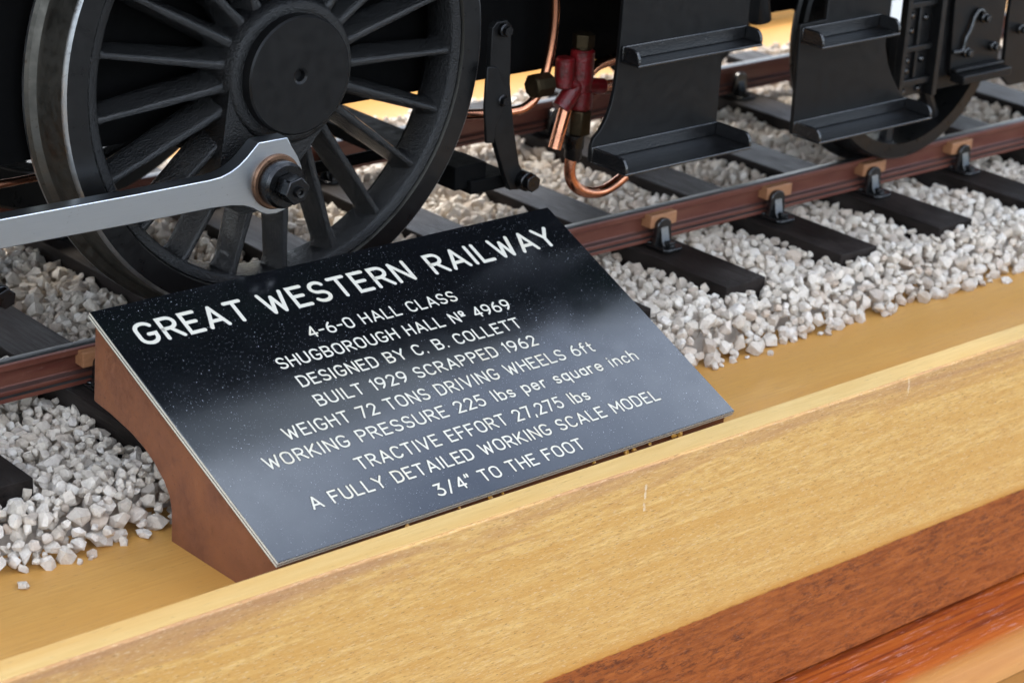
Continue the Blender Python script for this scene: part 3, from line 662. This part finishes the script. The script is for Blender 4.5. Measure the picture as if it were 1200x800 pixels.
# outside frame, axlebox guides and studs
part('outer_frame', MB().prism([(227.0, 46.5), (228.5, 27.5), (231, 25), (240, 24.0), (250.4, 24.5), (251.5, 50), (251.5, 76), (226.5, 76)], -14, -12.6), 'plate', ten, (240, -14, 50), bevel=.15)
of = part('outer_frame', MB().prism([(253.6, 76), (253.2, 40), (254.3, 22), (258, 19), (300, 19), (300, 76)], -14, -12.6), 'plate', ten, (280, -14, 50), bevel=.15)
hg = part('horn_guide', MB().box(203.8, 219.5, -13.5, -11, 22.5, 76).box(203.8, 205.6, -16, -13.5, 22.5, 76).box(217.6, 219.6, -17, -13.5, 22.5, 76).box(205.6, 217.6, -15.2, -13.5, 36.0, 37.6).box(205.6, 217.6, -15.6, -13.5, 26.2, 28.0)
          .box(205.6, 217.6, -15.2, -13.5, 48.6, 50.2).box(211, 212.2, -14.6, -13.5, 28, 50), 'black', ten, (211, -14, 50), bevel=.2)
rv = None
for (a, b) in ((208.2, 46.2), (208.6, 41.8), (208.4, 33.2), (208.4, 30.2), (214.6, 45), (214.8, 33), (214.8, 24.4), (208, 24.2)):
    if rv is None: rv = part('rivet', MB().lathe([(.01, -1.1), (.6, -1.0), (1.0, -.5), (1.15, 0)], (a, -13.5, b), n=12), 'gloss', hg, (a, -13.5, b))
    else: copy_to(rv, hg, (a, -13.5, b))
part('axlebox', MB().box(205, 248, -12.4, -7, 22, 62).box(228.5, 250.6, -19.5, -14.1, 24.5, 27.2).box(228.5, 250.6, -16.5, -14.1, 27.2, 28.4), 'plate', ten, (228, -12, 40), bevel=.4)
part('lubricator_pipe', MB().tube([(227.6, -14.8, 33.4), (231.4, -14.8, 33.2), (232.4, -14.8, 33.8), (233.2, -14.8, 37), (235, -14.8, 40), (236, -14.8, 43), (237.6, -14.8, 44.6), (239.4, -14.9, 44), (240, -15, 42.6)], .62, 10), 'gloss', ten, (235, -15, 38))
st0 = None
for (a, b) in ((240.2, 42.0), (233.9, 32.6), (246.2, 32.8), (258.6, 36.4)):
    m = MB().cyl((a, 0, b), 1.5, -15.6, -13.9, n=16).prism(hx((a, b), 1.15, 10), -17.0, -15.6)
    if st0 is None: st0 = part('stud', m, 'gloss', ten, (a, -14, b), bevel=.12)
    else: copy_to(st0, ten, (a, -14, b))
part('tender_body', MB().box(152, 430, -31, 127.5, 82, 122).box(152, 430, -31, -20, 78, 82).box(152, 430, 117, 127.5, 78, 82), 'green', ten, (280, 48, 110), bevel=1)

# ------------------------------------------------------------------ plaque
Cp = Vector((1.0423, -58.2674, 4.1384)); ex = Vector((.99948939, .0290797, -.01324091)).normalized()
ey = Vector((-.02084675, .90752236, .41948609)); ey = (ey - ex * ey.dot(ex)).normalized(); en = ex.cross(ey)
stand = bpy.data.objects.new('information_plaque', None); C.objects.link(stand); stand.empty_display_size = .02
stand['label'] = 'black engraved plaque with white lettering about the locomotive, on a sloping reddish wooden block'; stand['category'] = 'plaque'
yaw = math.atan2(ex.y, ex.x); roll = -math.asin(ex.z)
stand.location = Vector((1.0423, -58.2674, BZ)) * S
RM = Matrix((ex, Vector((-ex.y, ex.x, 0)).normalized(), ex.cross(Vector((-ex.y, ex.x, 0)).normalized()))).transposed().to_4x4()
stand.matrix_world = Matrix.Translation(stand.location) @ RM
bpy.context.view_layer.update()
inv = stand.matrix_world.inverted()
# stand block in its own frame: profile measured in world (y, z)
tilt = math.asin(en.dot(Vector((0, -1, 0))))
def loc(y, z): return (y + 58.2674, z - BZ)
n_off = lambda p, d: (p[0] - math.sin(.4330) * -d * -1, p[1])
topn = Vector((-math.sin(.433), math.cos(.433)))
topf = Vector(loc(-58.2674, 4.1384)) - topn * 2.15
du = Vector((math.cos(.433), math.sin(.433)))
A_ = topf - du * 35.1; B_ = topf + du * 35.4
prof = [tuple(A_), (A_.x + .4, A_.y - 1.5), loc(-90.5, -23.2), loc(-53.2, -23.2), loc(-53.1, -15.5), loc(-52.2, -12.4), loc(-50.2, -9.8), loc(-46.8, -7.2), loc(-43.0, -5.2), loc(-38.7, -3.7), loc(-31, -2.2), loc(-24.6, -1.4), tuple(B_)]
m = MB().prism(prof, -63.6, 63.6, 'x')
bl = put('wooden_block', m.mesh('wooden_block', ang=30), 'stand', None, bevel=.35); bl.parent = stand; bl.location = (0, 0, 0)
PM = inv @ Matrix.Translation(Cp * S) @ Matrix((ex, ey, en)).transposed().to_4x4()
HW, HD = 64.72, 35.93
plate = put('engraved_plate', MB().box(-HW, HW, -HD, HD, -.24, 0).mesh('engraved_plate', smooth=False), 'laminate', None, bevel=.08)
plate.parent = stand; plate.matrix_local = PM
for nm, z0, z1, mt, ins in (('white_layer', -.68, -.24, 'white', -.04), ('black_layer', -1.0, -.68, 'laminate', .02), ('white_layer', -1.45, -1.0, 'white', -.02), ('black_layer', -1.9, -1.45, 'laminate', .25), ('glue_pad', -2.15, -1.9, 'shadow_edge_and_glue', 1.6)):
    q_ = put(nm, MB().box(-HW + ins, HW - ins, -HD + ins, HD - ins, z0, z1).mesh(nm, smooth=False), mt, None); q_.parent = plate
# amber glue crumbs between plate and lip
for k, (u, s_) in enumerate([(-32, .7), (-18, .5), (-9.5, .8), (-6, .5), (20.6, .6), (30.6, 1.1), (33, .9), (45.5, 1.0), (47.6, 1.3), (38, .6)]):
    m = MB(); V, F = ROCK[k]
    m.add((V * s_ * .75 + np.array([u, -HD - .1, -1.9])).tolist(), F.tolist())
    q_ = put('glue_crumb', m.mesh('glue_crumb', smooth=False), 'glue', None); q_.parent = plate

# stroke font ------------------------------------------------------
def arc(cx, cy, rx, ry, a0, a1, n=12):
    return [(cx + rx * math.cos(R_(a0 + (a1 - a0) * i / n)), cy + ry * math.sin(R_(a0 + (a1 - a0) * i / n))) for i in range(n + 1)]
def oval(w, h=1, y=0, n=6):
    r = w / 2; k = min(r, h / 2)
    p = arc(r, y + h - k, r, k, 0, 180, 12) + arc(r, y + k, r, k, 180, 360, 12)
    return p + [p[0]]
F_ = {}
def G(ch, w, *st): F_[ch] = (w, st)
G('A', .62, [(0, 0), (.31, 1)], [(.31, 1), (.62, 0)], [(.1, .3), (.52, .3)])
G('B', .52, [(0, 0), (0, 1), (.28, 1)] + arc(.28, .76, .2, .24, 90, -90) + [(0, .52)], [(.28, .52)] + arc(.28, .26, .24, .26, 90, -90) + [(0, 0)])
G('C', .54, arc(.28, .7, .27, .3, 25, 180, 10) + arc(.28, .3, .27, .3, 180, 335, 10))
G('D', .54, [(0, 0), (0, 1), (.22, 1)] + arc(.22, .68, .32, .32, 90, 0, 8) + arc(.22, .32, .32, .32, 0, -90, 8) + [(0, 0)])
G('E', .46, [(.46, 1), (0, 1), (0, 0), (.46, 0)], [(0, .53), (.38, .53)])
G('F', .46, [(.46, 1), (0, 1), (0, 0)], [(0, .53), (.38, .53)])
G('G', .57, arc(.28, .7, .28, .3, 30, 180, 10) + arc(.28, .3, .28, .3, 180, 345, 10) + [(.56, .43), (.33, .43)])
G('H', .52, [(0, 0), (0, 1)], [(.52, 0), (.52, 1)], [(0, .53), (.52, .53)])
G('I', .06, [(.03, 0), (.03, 1)])
G('K', .52, [(0, 0), (0, 1)], [(.5, 1), (0, .38)], [(.17, .58), (.54, 0)])
G('L', .44, [(0, 1), (0, 0), (.44, 0)])
G('M', .64, [(0, 0), (0, 1)], [(0, 1), (.32, .35)], [(.32, .35), (.64, 1)], [(.64, 1), (.64, 0)])
G('N', .54, [(0, 0), (0, 1)], [(0, 1), (.54, 0)], [(.54, 0), (.54, 1)])
G('O', .56, oval(.56)); G('0', .52, oval(.52))
G('P', .5, [(0, 0), (0, 1), (.25, 1)] + arc(.25, .73, .25, .27, 90, -90) + [(0, .46)])
G('R', .52, [(0, 0), (0, 1), (.25, 1)] + arc(.25, .74, .24, .26, 90, -90) + [(0, .48)], [(.25, .48), (.54, 0)])
G('S', .5, arc(.25, .74, .24, .26, 25, 270, 14) + arc(.25, .24, .25, .24, 90, -155, 14))
G('T', .54, [(0, 1), (.54, 1)], [(.27, 1), (.27, 0)])
G('U', .54, [(0, 1), (0, .27)] + arc(.27, .27, .27, .27, 180, 360) + [(.54, 1)])
G('V', .6, [(0, 1), (.3, 0)], [(.3, 0), (.6, 1)])
G('W', .78, [(0, 1), (.2, 0)], [(.2, 0), (.39, .8)], [(.39, .8), (.58, 0)], [(.58, 0), (.78, 1)])
G('Y', .58, [(0, 1), (.29, .48)], [(.58, 1), (.29, .48)], [(.29, .48), (.29, 0)])
G('1', .1, [(.0, .88), (.1, 1), (.1, 0)]); G('2', .48, arc(.24, .74, .23, .26, 165, -25, 12) + [(0, 0), (.48, 0)])
G('3', .48, [(.04, 1), (.44, 1), (.2, .6)] + arc(.2, .3, .28, .3, 80, -150, 12))
G('4', .52, [(.4, 0), (.4, 1)], [(.4, 1), (0, .28)], [(0, .28), (.54, .28)])
G('5', .48, [(.44, 1), (.08, 1), (.04, .56)] + arc(.22, .32, .25, .32, 120, -150, 14))
G('6', .5, oval(.5, .6), [(.0, .3), (.03, .55), (.14, .8), (.32, 1)])
G('7', .46, [(0, 1), (.46, 1), (.14, 0)])
G('9', .5, oval(.5, .6, .4), [(.5, .7), (.47, .45), (.36, .2), (.18, 0)])
G('-', .3, [(0, .48), (.3, .48)]); G('.', .08, [(.04, 0), (.04, .03)]); G(',', .0, [(-.04, .05), (-.09, -.16)])
G('/', .46, [(0, -.05), (.44, 1.05)]); G('"', .2, [(.03, 1.05), (.0, .82)], [(.2, 1.05), (.17, .82)])
G('o', .28, oval(.28, .34, .62), [(.0, .48), (.28, .48)])      # raised o of the numero sign
G('l', .06, [(.03, 0), (.03, 1)]); G('i', .06, [(.03, 0), (.03, .64)], [(.03, .88), (.03, .91)])
G('b', .42, [(0, 1), (0, 0)], oval(.42, .64)); G('p', .42, [(0, .64), (0, -.34)], oval(.42, .64)); G('q', .42, [(.42, .64), (.42, -.34)], oval(.42, .64))
G('s', .36, arc(.18, .47, .17, .17, 25, 270, 10) + arc(.18, .16, .18, .16, 90, -155, 10))
G('e', .42, [(0, .34), (.42, .34)] + arc(.21, .36, .21, .28, 0, 180, 10) + arc(.21, .27, .21, .27, 180, 330, 10))
G('r', .26, [(0, 0), (0, .64)], [(0, .34)] + arc(.2, .38, .2, .26, 170, 70, 6)); G('u', .4, [(0, .64), (0, .2)] + arc(.2, .2, .2, .2, 180, 360, 8) + [(.4, .64)], [(.4, .2), (.4, 0)])
G('a', .4, oval(.4, .6), [(.4, .64), (.4, 0)]); G('n', .4, [(0, 0), (0, .64)], [(0, .4)] + arc(.2, .42, .2, .22, 180, 0, 8) + [(.4, 0)])
G('c', .38, arc(.2, .42, .2, .22, 30, 180, 8) + arc(.2, .22, .2, .22, 180, 330, 8)); G('h', .4, [(0, 0), (0, 1)], [(0, .4)] + arc(.2, .42, .2, .22, 180, 0, 8) + [(.4, 0)])
G('f', .28, [(.28, .98)] + arc(.24, .8, .14, .2, 80, 180, 6) + [(.1, 0)], [(0, .64), (.26, .64)]); G('t', .28, [(.1, .92), (.1, .16)] + arc(.24, .16, .14, .16, 180, 280, 6), [(0, .64), (.26, .64)])
def ribbon(m, pts, w_, z):
    """flat mitred stroke with round ends"""
    P = [Vector(p) for p in pts]; P = [p for i, p in enumerate(P) if i == 0 or (p - P[i - 1]).length > 1e-4]
    if len(P) < 2: return
    h = w_ / 2; closed = (P[0] - P[-1]).length < 1e-3; Lf = []; Rg = []; n = len(P)
    for i, p in enumerate(P):
        a = (P[i] - P[i - 1]).normalized() if i > 0 else ((P[0] - P[-2]).normalized() if closed else None)
        b = (P[i + 1] - P[i]).normalized() if i < n - 1 else ((P[1] - P[0]).normalized() if closed else None)
        if a is None: a = b
        if b is None: b = a
        t_ = (a + b).normalized(); nn = Vector((-t_.y, t_.x)); k = h / max(.45, nn.dot(Vector((-a.y, a.x))))
        Lf.append(p + nn * k); Rg.append(p - nn * k)
    v = [(q.x, q.y, z) for q in Lf] + [(q.x, q.y, z) for q in Rg]
    m.add(v, [(i + n, i + n + 1, i + 1, i) for i in range(n - 1)])
    if not closed:
        for p, q, s_ in ((P[0], P[1], 1), (P[-1], P[-2], -1)):
            d = (p - q).normalized(); a0 = math.atan2(d.y, d.x)
            pv = [(p.x + h * math.cos(a0 + a), p.y + h * math.sin(a0 + a), z) for a in np.linspace(-math.pi / 2, math.pi / 2, 9)]
            m.add(pv, [tuple(range(9))])
LINES = [("GREAT WESTERN RAILWAY", -58.3, 59.0, 23.7, 6.5, .93), ("4-6-0 HALL CLASS", -21.8, 20.1, 14.9, 3.3, .43), ("SHUGBOROUGH HALL No 4969", -33.9, 31.7, 8.75, 3.3, .43),
         ("DESIGNED BY C. B. COLLETT", -32.4, 30.2, 2.85, 3.3, .43), ("BUILT 1929 SCRAPPED 1962", -32.0, 30.4, -3.1, 3.3, .43), ("WEIGHT 72 TONS DRIVING WHEELS 6ft", -44.2, 43.2, -9.1, 3.4, .43),
         ("WORKING PRESSURE 225 lbs per square inch", -52.8, 52.3, -14.8, 3.4, .43), ("TRACTIVE EFFORT 27,275 lbs", -34.0, 31.5, -21.3, 3.4, .43), ("A FULLY DETAILED WORKING SCALE MODEL", -49.9, 48.7, -27.0, 3.3, .43),
         ('3/4" TO THE FOOT', -21.8, 20.0, -33.2, 3.3, .43)]
for txt, u0, u1, vb, hgt, sw in LINES:
    gap, spc = .27, (.62 if txt[0] == 'G' else .46)
    pos = 0; items = []
    for ch in txt:
        if ch == ' ': pos += spc; continue
        w_, stx = F_[ch]; items.append((pos, stx, w_)); pos += w_ + gap
    W = pos - gap; sx = (u1 - u0 - sw) / W; m = MB(); mg = MB()
    if txt[0] == 'G':          # the words of the heading are spaced unevenly
        items = []; sx = 1
        for wd, a_, b_ in (('GREAT', -58.8, -31.0), ('WESTERN', -27.0, 14.4), ('RAILWAY', 20.0, 58.8)):
            tot = sum(F_[c_][0] for c_ in wd) + gap * (len(wd) - 1); k_ = (b_ - a_ - sw) / tot; pos = a_ - u0
            for c_ in wd:
                w_, stx = F_[c_]; items.append((pos, [[(x * k_, y) for x, y in q] for q in stx], w_)); pos += (w_ + gap) * k_
    for px_, stx, w_ in items:
        jx, jy = random.uniform(-.03, .03), random.uniform(-.04, .04)
        for k, s_ in enumerate(stx):
            pts = [(u0 + sw / 2 + (px_ + x) * sx + jx, vb + sw * .5 + y * (hgt - sw) + jy) for x, y in s_]
            ribbon(mg, pts, sw + .28, .006 + k * .002); ribbon(m, [(a + .01, b - .02) for a, b in pts], sw, .018 + k * .003)  # wider dark ribbon paints a shadow edge round each raised stroke
    for mm, nm, mt in ((mg, 'lettering_shadow_edge', 'shadow_edge_and_glue'), (m, 'lettering', 'white')):
        q_ = put(nm, mm.mesh(nm, smooth=False, fix=False), mt, None); q_.parent = plate
        if nm == 'lettering': q_['label'] = 'white engraved line reading ' + txt.replace('"', ' inch').replace('No ', 'No. ')
print('stones', len(stones), sum(len(o.data.polygons) for o in scene.objects if o.type == 'MESH'))
